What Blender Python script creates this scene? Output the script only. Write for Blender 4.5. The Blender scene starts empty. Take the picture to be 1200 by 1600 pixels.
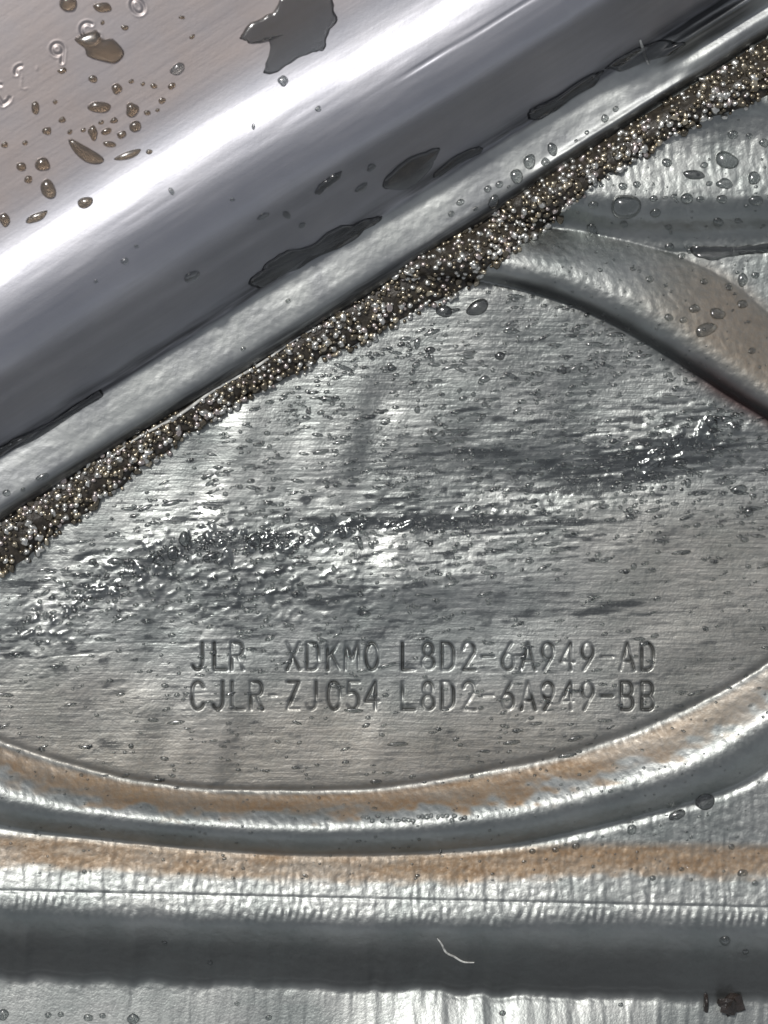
import bpy, bmesh, math, random
import numpy as np
from mathutils import Vector

# ------------------------------------------------------------------ camera, light, exposure
S = 1e-4                      # one photograph pixel on the sheet = 0.1 mm
HC = 3600.0                   # camera height above the sheet, same unit
sc = bpy.context.scene
COL = sc.collection
cam_d = bpy.data.cameras.new('camera'); cam = bpy.data.objects.new('camera', cam_d); COL.objects.link(cam)
cam.location = (0, 0, HC * S)
cam_d.sensor_fit = 'VERTICAL'
cam_d.angle = 2 * math.atan(800.0 / HC)
cam_d.clip_start = 0.01; cam_d.clip_end = 500
sc.camera = cam
cam_d.dof.use_dof = True; cam_d.dof.focus_distance = (HC - 4) * S; cam_d.dof.aperture_fstop = 20

SUN_EL, SUN_AZ = math.radians(60), math.radians(328)     # azimuth from +Y (top of picture) clockwise
world = bpy.data.worlds.new('World'); sc.world = world; world.use_nodes = True
nt = world.node_tree; nt.nodes.clear()
wo = nt.nodes.new('ShaderNodeOutputWorld'); bg = nt.nodes.new('ShaderNodeBackground')
sky = nt.nodes.new('ShaderNodeTexSky'); sky.sky_type = 'NISHITA'; sky.sun_disc = False
sky.sun_elevation = SUN_EL; sky.sun_rotation = SUN_AZ
sky.air_density = 0.8; sky.dust_density = 1.0; sky.ozone_density = 1.0
hs = nt.nodes.new('ShaderNodeHueSaturation'); hs.inputs['Saturation'].default_value = 0.22   # thin bright cloud
nt.links.new(sky.outputs[0], hs.inputs['Color']); nt.links.new(hs.outputs[0], bg.inputs[0])
bg.inputs[1].default_value = 0.125
nt.links.new(bg.outputs[0], wo.inputs[0])
sun_d = bpy.data.lights.new('sun', 'SUN'); sun = bpy.data.objects.new('sun', sun_d); COL.objects.link(sun)
sun_d.energy = 2.35; sun_d.angle = math.radians(3); sun_d.color = (1, 0.97, 0.93)
sdir = Vector((math.sin(SUN_AZ) * math.cos(SUN_EL), math.cos(SUN_AZ) * math.cos(SUN_EL), math.sin(SUN_EL)))
sun.rotation_euler = (-sdir).to_track_quat('-Z', 'Y').to_euler()
sc.view_settings.view_transform = 'Standard'; sc.view_settings.look = 'None'
sc.view_settings.exposure = -0.38; sc.view_settings.gamma = 1.0

rng = np.random.default_rng(7)
random.seed(7)

# ------------------------------------------------------------------ numeric helpers
def ss(a, b, x):
    t = np.clip((x - a) / (b - a), 0, 1); return t * t * (3 - 2 * t)
def hash2(ix, iy, seed):
    h = (ix.astype(np.int64) * 374761393 + iy.astype(np.int64) * 668265263 + seed * 1274126177) & 0xffffffff
    h = ((h ^ (h >> 13)) * 1103515245) & 0xffffffff
    h = ((h ^ (h >> 15)) * 2246822519) & 0xffffffff
    return ((h ^ (h >> 16)) & 0xffffff) / float(0xffffff)
def vn(x, y, sx, sy, seed):
    u = x / sx; v = y / sy
    iu = np.floor(u); iv = np.floor(v); fu = u - iu; fv = v - iv
    fu = fu * fu * (3 - 2 * fu); fv = fv * fv * (3 - 2 * fv)
    a = hash2(iu, iv, seed); b = hash2(iu + 1, iv, seed); c = hash2(iu, iv + 1, seed); d = hash2(iu + 1, iv + 1, seed)
    return (a * (1 - fu) + b * fu) * (1 - fv) + (c * (1 - fu) + d * fu) * fv - 0.5
def rot(x, y, deg):
    c, s_ = math.cos(math.radians(deg)), math.sin(math.radians(deg)); return x * c + y * s_, -x * s_ + y * c
def spline(pts, n=12, closed=False):
    P = np.array(pts, float); N = len(P); out = []
    for i in range(N if closed else N - 1):
        g = lambda k: P[k % N] if closed else P[min(max(k, 0), N - 1)]
        p0, p1, p2, p3 = g(i - 1), g(i), g(i + 1), g(i + 2)
        for k in range(n):
            t = k / n
            out.append(0.5 * ((2 * p1) + (-p0 + p2) * t + (2 * p0 - 5 * p1 + 4 * p2 - p3) * t * t + (-p0 + 3 * p1 - 3 * p2 + p3) * t ** 3))
    if not closed: out.append(P[-1])
    return np.array(out)
def curve1(pts, n=10):
    p = spline(pts, n); return lambda x: np.interp(x, p[:, 0], p[:, 1])
def segdist(x, y, pts):
    d = np.full(np.shape(x), 1e9)
    for (ax, ay), (bx, by) in zip(pts[:-1], pts[1:]):
        vx, vy = bx - ax, by - ay; L = vx * vx + vy * vy + 1e-9
        t = np.clip(((x - ax) * vx + (y - ay) * vy) / L, 0, 1)
        d = np.minimum(d, np.hypot(x - ax - t * vx, y - ay - t * vy))
    return d

# ------------------------------------------------------------------ stamped lettering (stroke font, box 1 wide x 1 high, y down)
def arc(cx, cy, rx, ry, a0, a1, n=8):
    return [(cx + rx * math.cos(math.radians(a0 + (a1 - a0) * k / n)), cy + ry * math.sin(math.radians(a0 + (a1 - a0) * k / n))) for k in range(n + 1)]
FONT = {
 'J': [[(.78, 0), (.78, .66)] + arc(.42, .68, .36, .32, 0, 150)],
 'L': [[(.08, 0), (.08, 1), (.92, 1)]],
 'R': [[(.08, 1), (.08, 0), (.55, 0)] + arc(.58, .25, .3, .25, -90, 90) + [(.08, .5)], [(.5, .5), (.92, 1)]],
 'X': [[(.05, 0), (.95, 1)], [(.95, 0), (.05, 1)]],
 'D': [[(.08, 0), (.08, 1), (.4, 1)] + arc(.42, .62, .48, .38, 90, 0) + arc(.42, .38, .48, .38, 0, -90) + [(.08, 0)]],
 'K': [[(.08, 0), (.08, 1)], [(.88, 0), (.12, .55)], [(.35, .42), (.92, 1)]],
 'M': [[(.02, 1), (.08, 0), (.5, .62), (.92, 0), (.98, 1)]],
 '0': [arc(.5, .5, .44, .5, -90, 270, 18)],
 'O': [arc(.5, .5, .5, .5, -90, 270, 18)],
 '8': [arc(.5, .25, .34, .25, -90, 270, 12), arc(.5, .74, .42, .26, -90, 270, 12)],
 '2': [arc(.48, .27, .4, .27, -170, 20) + [(.08, 1), (.92, 1)]],
 '-': [[(.08, .5), (.85, .5)]],
 '6': [[(.72, 0), (.2, .48)] + arc(.48, .7, .4, .3, 200, 560, 14)],
 'A': [[(.0, 1), (.5, 0), (1, 1)], [(.2, .66), (.8, .66)]],
 '9': [[(.25, 1), (.8, .5)] + arc(.5, .3, .4, .3, 20, -340, 14)],
 '4': [[(.75, 1), (.75, 0), (.05, .7), (.98, .7)]],
 'C': [arc(.52, .34, .42, .34, -25, -180, 8) + arc(.52, .66, .42, .34, 180, 25, 8)],
 'Z': [[(.08, 0), (.9, 0), (.08, 1), (.92, 1)]],
 '5': [[(.9, 0), (.2, 0), (.14, .42)] + arc(.46, .68, .42, .32, -100, 150)],
 'B': [[(.08, 0), (.08, 1), (.55, 1)] + arc(.56, .75, .34, .25, 90, -90) + [(.08, .5)], [(.5, .5)] + arc(.52, .25, .32, .25, 90, -90) + [(.08, 0)]],
}
LINES = [(1004, 42, [('J', 297), ('L', 331), ('R', 358), ('X', 445), ('D', 476), ('K', 508), ('M', 537), ('0', 568), ('L', 625), ('8', 656), ('D', 687),
                     ('2', 720), ('-', 750), ('6', 781), ('A', 812), ('9', 843), ('4', 873), ('9', 905), ('-', 936), ('A', 967), ('D', 999)]),
         (1065, 43, [('C', 296), ('J', 329), ('L', 359), ('R', 388), ('-', 419), ('Z', 445), ('J', 475), ('0', 509), ('5', 539), ('4', 568), ('L', 625), ('8', 656),
                     ('D', 687), ('2', 720), ('-', 750), ('6', 781), ('A', 812), ('9', 843), ('4', 873), ('9', 905), ('-', 936), ('B', 967), ('B', 999)])]
def letter_depth(x, y):
    g = np.zeros(x.shape)
    for y0, h, row in LINES:
        for ch, x0 in row:
            w = 22.0; x0 = x0 + 2
            hh, yy0 = h, y0 + (x0 - 296) * 0.001
            sx0, sx1, sy0, sy1 = x0 - 8, x0 + w + 8, yy0 - 8, yy0 + hh + 8
            if ch == '-' and x0 == 421: w = 12; 
            m = (x > sx0) & (x < sx1) & (y > sy0) & (y < sy1)
            if not m.any(): continue
            xs, ys = x[m], y[m]; d = np.full(xs.shape, 1e9)
            for st in FONT[ch]:
                d = np.minimum(d, segdist(xs, ys, [(x0 + p[0] * w, yy0 + p[1] * hh) for p in st]))
            depth = 4.2 * (0.8 + 0.5 * hash2(np.array([x0]), np.array([y0]), 3)[0])
            if (ch, x0, y0) == ('-', 421, 1065): depth = 1.5
            wear = np.clip(0.78 + 1.5 * vn(xs, ys, 17, 15, 5), 0.1, 1.15)
            gr = -depth * wear * np.exp(-(d / 1.9) ** 2) + 0.0 * np.exp(-((d - 5.0) / 2.0) ** 2)
            g[m] = np.where(np.abs(gr) > np.abs(g[m]), gr, g[m])
    return g

# ------------------------------------------------------------------ lower sheet: height and surface state, in photograph pixels
INNER = [(1200, 1045), (1050, 1128), (900, 1182), (750, 1215), (600, 1237), (450, 1242), (300, 1237), (150, 1213), (0, 1168), (-150, 1095), (-250, 980),
         (-220, 800), (0, 640), (250, 525), (500, 450), (640, 432), (750, 438), (850, 462), (950, 503), (1050, 562), (1150, 625), (1220, 672), (1290, 760), (1310, 860), (1280, 960)]
OUTER = [(1200, 1195), (1100, 1245), (950, 1287), (800, 1318), (600, 1333), (400, 1331), (150, 1308), (0, 1288), (-150, 1235), (-350, 1080), (-380, 850), (-200, 640), (0, 520),
         (400, 380), (640, 342), (750, 342), (840, 352), (950, 366), (1080, 408), (1150, 445), (1200, 488), (1330, 600), (1430, 750), (1440, 900), (1350, 1060)]
CX, CY = 560.0, 860.0
def polar(pts):
    p = spline(pts, 14, True); a = np.arctan2(p[:, 1] - CY, p[:, 0] - CX); r = np.hypot(p[:, 0] - CX, p[:, 1] - CY)
    o = np.argsort(a); a, r = a[o], r[o]
    a = np.concatenate([a - 2 * np.pi, a, a + 2 * np.pi]); r = np.concatenate([r, r, r])
    return lambda t: np.interp(t, a, r)
RI, RO = polar(INNER), polar(OUTER)
YT = curve1([(-400, 1300), (0, 1308), (200, 1320), (400, 1334), (700, 1336), (900, 1322), (1050, 1322), (1200, 1324), (1700, 1330)])
YB = curve1([(-400, 1500), (0, 1527), (300, 1537), (600, 1545), (900, 1556), (1200, 1564), (1700, 1580)])
YB2 = curve1([(500, 360), (850, 362), (950, 382), (1100, 388), (1200, 385), (1700, 380)])
TD = (math.cos(math.radians(32.1)), -math.sin(math.radians(32.1)))        # along the shell edge, to the upper right
TN = (-math.sin(math.radians(32.1)), -math.cos(math.radians(32.1)))       # across it, to the upper left
def st_of(x, y): return x * TD[0] + y * TD[1], x * TN[0] + y * TN[1]
def xy_of(s, t): return s * TD[0] + t * TN[0], s * TD[1] + t * TN[1]
def seam_w(s):
    return np.interp(s, [-500, -400, -250, -100, 0, 120, 260, 380, 480, 600, 720, 800, 900, 1000], [78, 74, 58, 45, 47, 58, 76, 82, 74, 58, 50, 56, 74, 88])

def bead(v, p=1.0):           # rounded raised bead, v from 0 to 1 across
    v = np.clip(v, 0, 1); return np.sin(np.pi * v) ** p
CR3 = spline([(1010, 730), (1060, 700), (1110, 668), (1150, 650)], 6)
B2P = spline([((yy - 165) / 220., zz_) for yy, zz_ in [(60, 40), (150, 58), (185, 46), (212, 39), (240, 38), (270, 41), (298, 44), (316, 42), (338, 30), (362, 8), (385, 0), (410, 0), (440, 0), (500, 0)]], 8)
def panel(x, y, full=False):
    x = np.asarray(x, float); y = np.asarray(y, float)
    s, t = st_of(x, y)
    wob = 3.0 * vn(x, y, 60, 60, 11) + 1.4 * vn(x, y, 22, 22, 12)
    a = np.arctan2(y - CY, x - CX); r = np.hypot(x - CX, y - CY)
    ri, ro = RI(a), RO(a)
    q = (r + 0.5 * wob - ri) / (ro - ri)
    up = ss(100, -100, y - 860)                         # 1 for the upper arm of the ring
    under = ss(-655, -735, t)                            # beads fade out where the shell covers the sheet
    qq = np.clip(q, 0, 1)
    # asymmetric crown: near-vertical flank toward the bottom of the picture
    qa = qq ** (1.42 * (1 - up) + 0.62 * up)
    z = (36 + 6 * up) * bead(qa, 1.0) * (under * up + (1 - up))
    # slight rolled gutter outside and inside the bead
    z = z - 3.0 * np.exp(-((q + 0.07) / 0.06) ** 2) * (1 - up) - 2.5 * np.exp(-((q - 1.05) / 0.05) ** 2)
    # horizontal ridge at the bottom
    yt, yb = YT(x), YB(x)
    yb = yb + 7 * vn(x, y * 0, 34, 1, 21) + 4 * vn(x, y * 0, 13, 1, 22)
    v = (y - yt) / (yb - yt)
    prof_v = [-.2, -.1, 0.0, .10, .22, .36, .48, .56, .66, .76, .88, .965, 1.0, 1.05, 1.12, 1.2]
    prof_z = [0, 0, 0.0, 2, 6, 11, 14, 9, -10, -34, -58, -73, -77, -78, -78, -78]
    pz = spline(list(zip(prof_v, prof_z)), 10)
    zr = np.interp(v, pz[:, 0], pz[:, 1])
    below = ss(-0.02, 0.06, v)
    z = z * (1 - below) + zr * below + np.where(v < 0, 0, 0)
    # the tooth marks pressed along the crest
    crest = np.exp(-((v - 0.47) / 0.055) ** 2)
    z = z + crest * 0.75 * np.sin(2 * np.pi * (x + 0.2 * (y - 1420) + 16 * vn(x, 0 * x, 70, 1, 24) + 3 * vn(x, y, 15, 12, 25)) / 13.2) * np.clip(0.6 + 1.3 * vn(x, y, 55, 20, 23), 0, 1.2)
    z = z - 1.3 * np.exp(-((y - (1392 + 0.022 * x)) / 2.2) ** 2) * (v > 0)
    z = z + ss(1.0, 1.06, v) * (y - yb) * (0.06 + 0.27 * np.exp(-((x - 790) / 260) ** 2))
    # bead at the upper right
    yb2 = YB2(x)
    v2 = (y - 165) / (yb2 - 165)
    zb2 = np.interp(v2 + 0 * y, B2P[:, 0], B2P[:, 1]) * ss(-655, -735, t) * ss(700, 810, x)
    zb2 = zb2 * (q > 0.98)
    z = np.where(y < 600, np.maximum(z, zb2), z)
    z = z - 2.0 * np.exp(-((v2 - 1.03) / 0.02) ** 2) * ss(800, 900, x) * (q > 1)
    # shallow dents of the flat field
    inside = ss(0.02, -0.10, q)
    wave = 5 * np.exp(-(((x - 330) / 130) ** 2 + ((y - 850) / 70) ** 2)) + 6 * np.exp(-(((x - 620) / 220) ** 2 + ((y - 905) / 45) ** 2)) \
         + 5 * np.exp(-(((x - 1060) / 90) ** 2 + ((y - 690) / 40) ** 2)) + 1.8 * np.exp(-(((x - 390) / 60) ** 2 + ((y - 690) / 80) ** 2)) \
         - 6 * np.exp(-(((x - 880) / 200) ** 2 + ((y - 740) / 40) ** 2))
    z = z + inside * ss(760, 560, x) * 4.2 * vn(x + .25 * y, y, 42, 230, 35) + inside * (wave + 3.6 * vn(x, y, 190, 120, 31) + 2.2 * vn(x, y, 75, 48, 32))
    z = z + (1 - inside) * 3 * vn(x, y, 240, 90, 33)
    if not full: return z
    # relief of drying water and brushed zinc
    crease = segdist(x, y, spline([(60, 985), (200, 892), (300, 850), (440, 842), (640, 815), (850, 792), (960, 735), (1060, 690), (1190, 650)], 8))
    xr, yr = rot(x, y, 37); xa, ya = rot(x, y, -5); xb, yb_ = rot(x, y, -28)
    mixl = ss(560, 300, x) * ss(800, 880, y)
    n1 = vn(xa, ya, 24, 4.6, 41) + 0.5 * vn(xa, ya, 10, 4.6, 42)
    n2 = vn(xb, yb_, 22, 6.5, 43) + 0.55 * vn(xb, yb_, 9, 4.5, 44)
    n3 = vn(xr + 9 * vn(x, y, 14, 14, 145), yr + 9 * vn(x, y, 14, 14, 146), 8, 7, 45)
    lively = np.clip(0.25 + 1.5 * np.exp(-(crease / 75) ** 2) + 0.8 * np.exp(-(((x - 420) / 260) ** 2 + ((y - 920) / 80) ** 2))
                     + 0.45 * np.exp(-(((x - 900) / 250) ** 2 + ((y - 700) / 100) ** 2)) + 0.5 * vn(x, y, 90, 50, 46), 0.12, 1.7)
    rel = (n1 * (1 - mixl) + n2 * mixl) * 0.56 * lively + 0.30 * n3 * (0.5 + 0.5 * lively)
    lip = ss(-0.05, -0.25, q)
    spk = np.exp(-(crease / (12 + 16 * ss(620, 300, x))) ** 2) * ss(1000, 450, x) + np.exp(-(segdist(x, y, CR3) / 26) ** 2) * .9 + .45 * np.exp(-(((x - 400) / 230) ** 2 + ((y - 915) / 50) ** 2))
    bb = vn(xb + 3, yb_, 13, 8, 147) + .35 * vn(xr, yr, 7, 6, 148)
    rel = rel + 4.8 * np.clip(spk, 0, 1) * ss(0.05, 0.55, bb)
    z = z + lip * rel + (1 - lip) * (.75 * vn(xr, yr, 7, 6, 47) + 0.45 * vn(xr, yr, 12, 9, 147) + .5 * vn(xr, yr, 26, 16, 48)) * ss(1.12, 1.0, v)
    # longer torn grooves
    g2 = vn(xa, ya, 70, 7, 49)
    z = z - lip * 0.45 * ss(0.30, 0.42, g2) * np.clip(lively, 0, 1)
    # vertical brushing of the outer sheet
    outer = ss(1.0, 1.08, q) * (v < 0.4) * (v > -6) + (v > 1.0)
    xv = x + 10 * vn(x, y, 40, 40, 151)
    z = z + outer * 0.5 * (vn(xv, y + 37 * vn(x, 0 * x, 9, 1, 152), 7, 55, 51) + 0.6 * vn(xv, y, 4.5, 30, 52))
    z = z + 0.7 * vn(xv, y + 30 * vn(x, 0 * x, 8, 1, 153), 7, 26, 53) * ((v > 0.15) & (v < 0.5))
    ld = letter_depth(x, y); z = z + ld
    # surface state; tan along ring and ridge paints a brown reflection
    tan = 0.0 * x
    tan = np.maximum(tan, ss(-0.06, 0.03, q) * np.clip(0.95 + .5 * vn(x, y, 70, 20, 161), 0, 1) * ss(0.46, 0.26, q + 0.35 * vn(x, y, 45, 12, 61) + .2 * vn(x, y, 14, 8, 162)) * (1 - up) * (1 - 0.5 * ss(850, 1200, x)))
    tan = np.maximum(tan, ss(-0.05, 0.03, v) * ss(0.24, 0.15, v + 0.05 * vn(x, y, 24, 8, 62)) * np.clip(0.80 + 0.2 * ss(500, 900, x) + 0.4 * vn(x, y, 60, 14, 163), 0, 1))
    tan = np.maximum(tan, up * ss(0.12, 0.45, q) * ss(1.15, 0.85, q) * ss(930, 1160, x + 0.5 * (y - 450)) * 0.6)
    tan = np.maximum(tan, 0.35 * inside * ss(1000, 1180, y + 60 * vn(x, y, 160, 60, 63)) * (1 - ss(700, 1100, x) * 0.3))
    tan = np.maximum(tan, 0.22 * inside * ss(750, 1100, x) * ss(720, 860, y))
    red = up * 1.4 * np.exp(-((q - 0.04) / 0.12) ** 2) * ss(1030, 1130, x)
    # dark bead roots and ridge wall paint shade into the colour; lettering holds dirt
    grime_shade = up * np.exp(-((q - 0.06) / (0.10 + 0.08 * vn(x, y, 26, 26, 65))) ** 2) * ss(735, 830, x) * (t < -745)
    grime_shade = np.maximum(grime_shade, 0.8 * np.exp(-((v - 0.96) / 0.05) ** 2))
    grime_shade = np.maximum(grime_shade, 0.35 * (1 - up) * np.exp(-((q - 0.0) / 0.035) ** 2))
    grime_shade = np.maximum(grime_shade, 0.82 * ss(0.52, 0.80, v) * ss(1.0, 0.93, v))
    grime_shade = np.maximum(grime_shade, 0.8 * ss(0.8, 3.0, -ld))
    # wet film
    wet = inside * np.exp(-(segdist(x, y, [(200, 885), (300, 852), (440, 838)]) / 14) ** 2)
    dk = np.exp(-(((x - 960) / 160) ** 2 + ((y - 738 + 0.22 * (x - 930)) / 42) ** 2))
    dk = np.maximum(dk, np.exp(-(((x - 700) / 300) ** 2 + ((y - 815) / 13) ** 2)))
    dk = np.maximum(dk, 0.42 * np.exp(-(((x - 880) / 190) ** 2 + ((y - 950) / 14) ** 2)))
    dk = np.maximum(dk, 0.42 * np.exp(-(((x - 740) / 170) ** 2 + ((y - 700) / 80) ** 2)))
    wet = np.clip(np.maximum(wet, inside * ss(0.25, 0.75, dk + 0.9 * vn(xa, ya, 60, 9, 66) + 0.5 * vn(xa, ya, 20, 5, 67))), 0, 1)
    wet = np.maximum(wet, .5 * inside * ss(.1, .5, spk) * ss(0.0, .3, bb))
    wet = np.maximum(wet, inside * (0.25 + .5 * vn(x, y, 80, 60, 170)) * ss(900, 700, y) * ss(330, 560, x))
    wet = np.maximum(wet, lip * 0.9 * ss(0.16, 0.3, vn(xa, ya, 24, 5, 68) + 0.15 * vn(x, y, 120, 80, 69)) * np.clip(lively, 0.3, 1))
    return z, tan, red, grime_shade, wet, lip

# ------------------------------------------------------------------ upper shell: height over the (s, t) frame
def build_shell_profile():
    t = np.arange(-720, 420, 1.0)                  # t grows toward the upper left
    ctl = [(-720, 75), (-694, 72), (-684, 55), (-672, 24), (-664, 7), (-650, 2), (-612, 0), (-606, 6), (-600, 46), (-592, 58), (-560, 60), (-540, 57), (-528, 50), (-515, 55),
           (-495, 46), (-475, 33), (-455, 22), (-430, 13), (-405, 5), (-386, 2), (-364, -6), (-346, -4), (-322, 3), (-290, 8), (-220, 9), (-100, 9), (0, 8), (420, 8)]
    c = np.array(ctl, float); th = np.interp(t, c[:, 0], c[:, 1])
    k = np.ones(7) / 7; th = np.convolve(np.pad(th, 3, mode='edge'), k, 'valid')
    z = np.cumsum(np.tan(np.radians(th)))
    z = z - np.interp(-650, t, z) + 48
    return t, z
PT, PZ = build_shell_profile()
EMB = [('D', 4, 146, 30), ('2', 37, 117, 30), ('-', 69, 103, 26), ('9', 93, 82, 30), ('C', 140, 52, 34), ('O', 215, 10, 24)]
def emboss(x, y):
    g = np.zeros(x.shape)
    for ch, cx, cy, h in EMB:
        m = (np.abs(x - cx) < 34) & (np.abs(y - cy) < 34)
        if not m.any(): continue
        u, v = rot(x[m] - cx, y[m] - cy, -33); w = h * 0.72
        d = np.full(u.shape, 1e9)
        for st in FONT[ch]:
            d = np.minimum(d, segdist(u, v, [((p[0] - .5) * w, (p[1] - .5) * h) for p in st]))
        g[m] = -1.9 * np.exp(-(d / 2.1) ** 2) + .4 * np.exp(-((d - 4.4) / 1.6) ** 2)
    return g
def shell_st(s, t, full=False):
    x, y = xy_of(s, t)
    edge = 5 * np.sin(s / 210.0) + 8 * vn(s, s * 0, 210, 1, 71)
    foot = ss(-560, -602, t) * ss(-640, -606, t)
    tt = t + foot * (5 * vn(s, s * 0, 60, 1, 72) + 3 * vn(s, s * 0, 22, 1, 73)) + edge * ss(-655, -690, t) * 0.7
    tt = tt + ss(-320, -400, t) * ss(-560, -470, t) * (10 * vn(s, t, 400, 80, 74))
    # the rounding is broader toward the upper right
    tt = tt + (26 * ss(150, 620, s)) * ss(-560, -480, t) * ss(-200, -330, t)
    z = np.interp(tt, PT, PZ)
    fl = ss(-598, -612, t) * ss(-684, -668, t)
    z = z + fl * (5 * vn(s, t, 190, 60, 75) + 0.9 * vn(s, t, 34, 22, 76))
    tilt = np.interp(s, [-600, -400, -250, -60, 100, 300, 450, 620, 740, 830, 950, 1200], [-.02, .0, .06, .09, .13, .12, .05, .01, -.03, .36, .48, .4])
    z = z + (tilt - .03) * np.clip(t + 668, 0, 62)
    # folded ridge and channel at the far end of the flange
    far = ss(800, 900, s)
    z = z + far * (15 * np.exp(-((t + 622) / 9) ** 2) - 10 * np.exp(-((t + 645) / 10) ** 2)) 
    z = z + ss(520, 640, s) * ss(870, 830, s) * 5.5 * np.exp(-((t + 672) / 7) ** 2)
    z = z + ss(930, 1010, s) * 12 * np.exp(-((t + 600) / 12) ** 2)
    if full:
        z = z + 0.9 * vn(s, t, 500, 26, 177) * ss(-280, -400, t) + 0.35 * vn(s, t, 60, 7, 77) * ss(-300, -400, t) + 0.25 * vn(s, t, 9, 9, 78) * (t < -600)
        z = z + fl * 0.4 * vn(s, t, 8, 8, 79)
        z = z - 1.6 * np.exp(-((t + 439 + 0.02 * (s - 620)) / 1.6) ** 2) * ss(440, 520, s) * ss(740, 700, s)
        z = z + emboss(x, y)
    return z
def shell(x, y):
    s, t = st_of(np.asarray(x, float), np.asarray(y, float)); return shell_st(s, t)

def surf(x, y):
    x = np.asarray(x, float); y = np.asarray(y, float)
    s, t = st_of(x, y); return np.where(t > -694, shell(x, y), panel(x, y))
def P3(x, y, z):
    """pixel coordinates on the ray of the photograph -> place on the surface that has height z there (metres)"""
    f = 1 - z / HC
    return np.stack([(x - 600) * f * S, (800 - y) * f * S, z * S], -1)

# ------------------------------------------------------------------ mesh helpers
def mesh_from(name, V, F, smooth=True):
    me = bpy.data.meshes.new(name); V = np.asarray(V, np.float32); F = np.asarray(F, np.int32)
    me.vertices.add(len(V)); me.vertices.foreach_set('co', V.ravel())
    k = F.shape[1]; me.loops.add(F.size); me.loops.foreach_set('vertex_index', F.ravel())
    me.polygons.add(len(F)); me.polygons.foreach_set('loop_start', np.arange(0, F.size, k, dtype=np.int32))
    me.polygons.foreach_set('loop_total', np.full(len(F), k, np.int32))
    me.update(calc_edges=True)
    me.polygons.foreach_set('use_smooth', np.full(len(F), smooth)); me.validate()
    return me
def grid_faces(nr, nc, flip=False):
    i = np.arange(nr - 1)[:, None] * nc + np.arange(nc - 1)[None, :]
    f = np.stack([i, i + nc, i + nc + 1, i + 1], -1).reshape(-1, 4)
    return f[:, ::-1] if flip else f
def attr(me, name, a):
    at = me.attributes.new(name, 'FLOAT', 'POINT'); at.data.foreach_set('value', np.asarray(a, np.float32).ravel())
def link(name, me, mat=None, parent=None, **props):
    o = bpy.data.objects.new(name, me); COL.objects.link(o)
    if mat and me and not me.materials: me.materials.append(mat)
    if parent: o.parent = parent
    for k, v in props.items(): o[k] = v
    return o

# ------------------------------------------------------------------ materials
def new_mat(name):
    m = bpy.data.materials.new(name); m.use_nodes = True; t = m.node_tree
    return m, t, t.nodes['Principled BSDF']
def N(t, kind, **kw):
    n = t.nodes.new(kind)
    for k, v in kw.items():
        if k in n.inputs: n.inputs[k].default_value = v
        else: setattr(n, k, v)
    return n
def noise(t, vec, scale, detail=3, rough=.55):
    n = N(t, 'ShaderNodeTexNoise'); n.inputs['Scale'].default_value = scale; n.inputs['Detail'].default_value = detail; n.inputs['Roughness'].default_value = rough
    t.links.new(vec, n.inputs['Vector']); return n.outputs['Fac']
def mapping(t, sx, sy, sz=1, rz=0):
    tc = N(t, 'ShaderNodeTexCoord'); mp = N(t, 'ShaderNodeMapping')
    mp.inputs['Scale'].default_value = (sx, sy, sz); mp.inputs['Rotation'].default_value = (0, 0, math.radians(rz))
    t.links.new(tc.outputs['Object'], mp.inputs['Vector']); return mp.outputs[0]
def math_(t, op, a, b=None, clamp=False):
    n = N(t, 'ShaderNodeMath', operation=op); n.use_clamp = clamp
    for i, s in enumerate((a, b)):
        if s is None: continue
        if isinstance(s, (int, float)): n.inputs[i].default_value = s
        else: t.links.new(s, n.inputs[i])
    return n.outputs[0]
def mixc(t, fac, a, b):
    n = N(t, 'ShaderNodeMix', data_type='RGBA')
    for s, k in ((fac, 0), (a, 6), (b, 7)):
        if isinstance(s, (int, float)): n.inputs[k].default_value = s
        elif isinstance(s, tuple): n.inputs[k].default_value = (*s, 1)
        else: t.links.new(s, n.inputs[k])
    return n.outputs[2]
def ramp(t, fac, a, b, lo=0., hi=1.):
    n = N(t, 'ShaderNodeMapRange'); n.inputs[1].default_value = a; n.inputs[2].default_value = b; n.inputs[3].default_value = lo; n.inputs[4].default_value = hi
    t.links.new(fac, n.inputs[0]); return n.outputs[0]
def A(t, name): return N(t, 'ShaderNodeAttribute', attribute_name=name).outputs['Fac']

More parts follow.
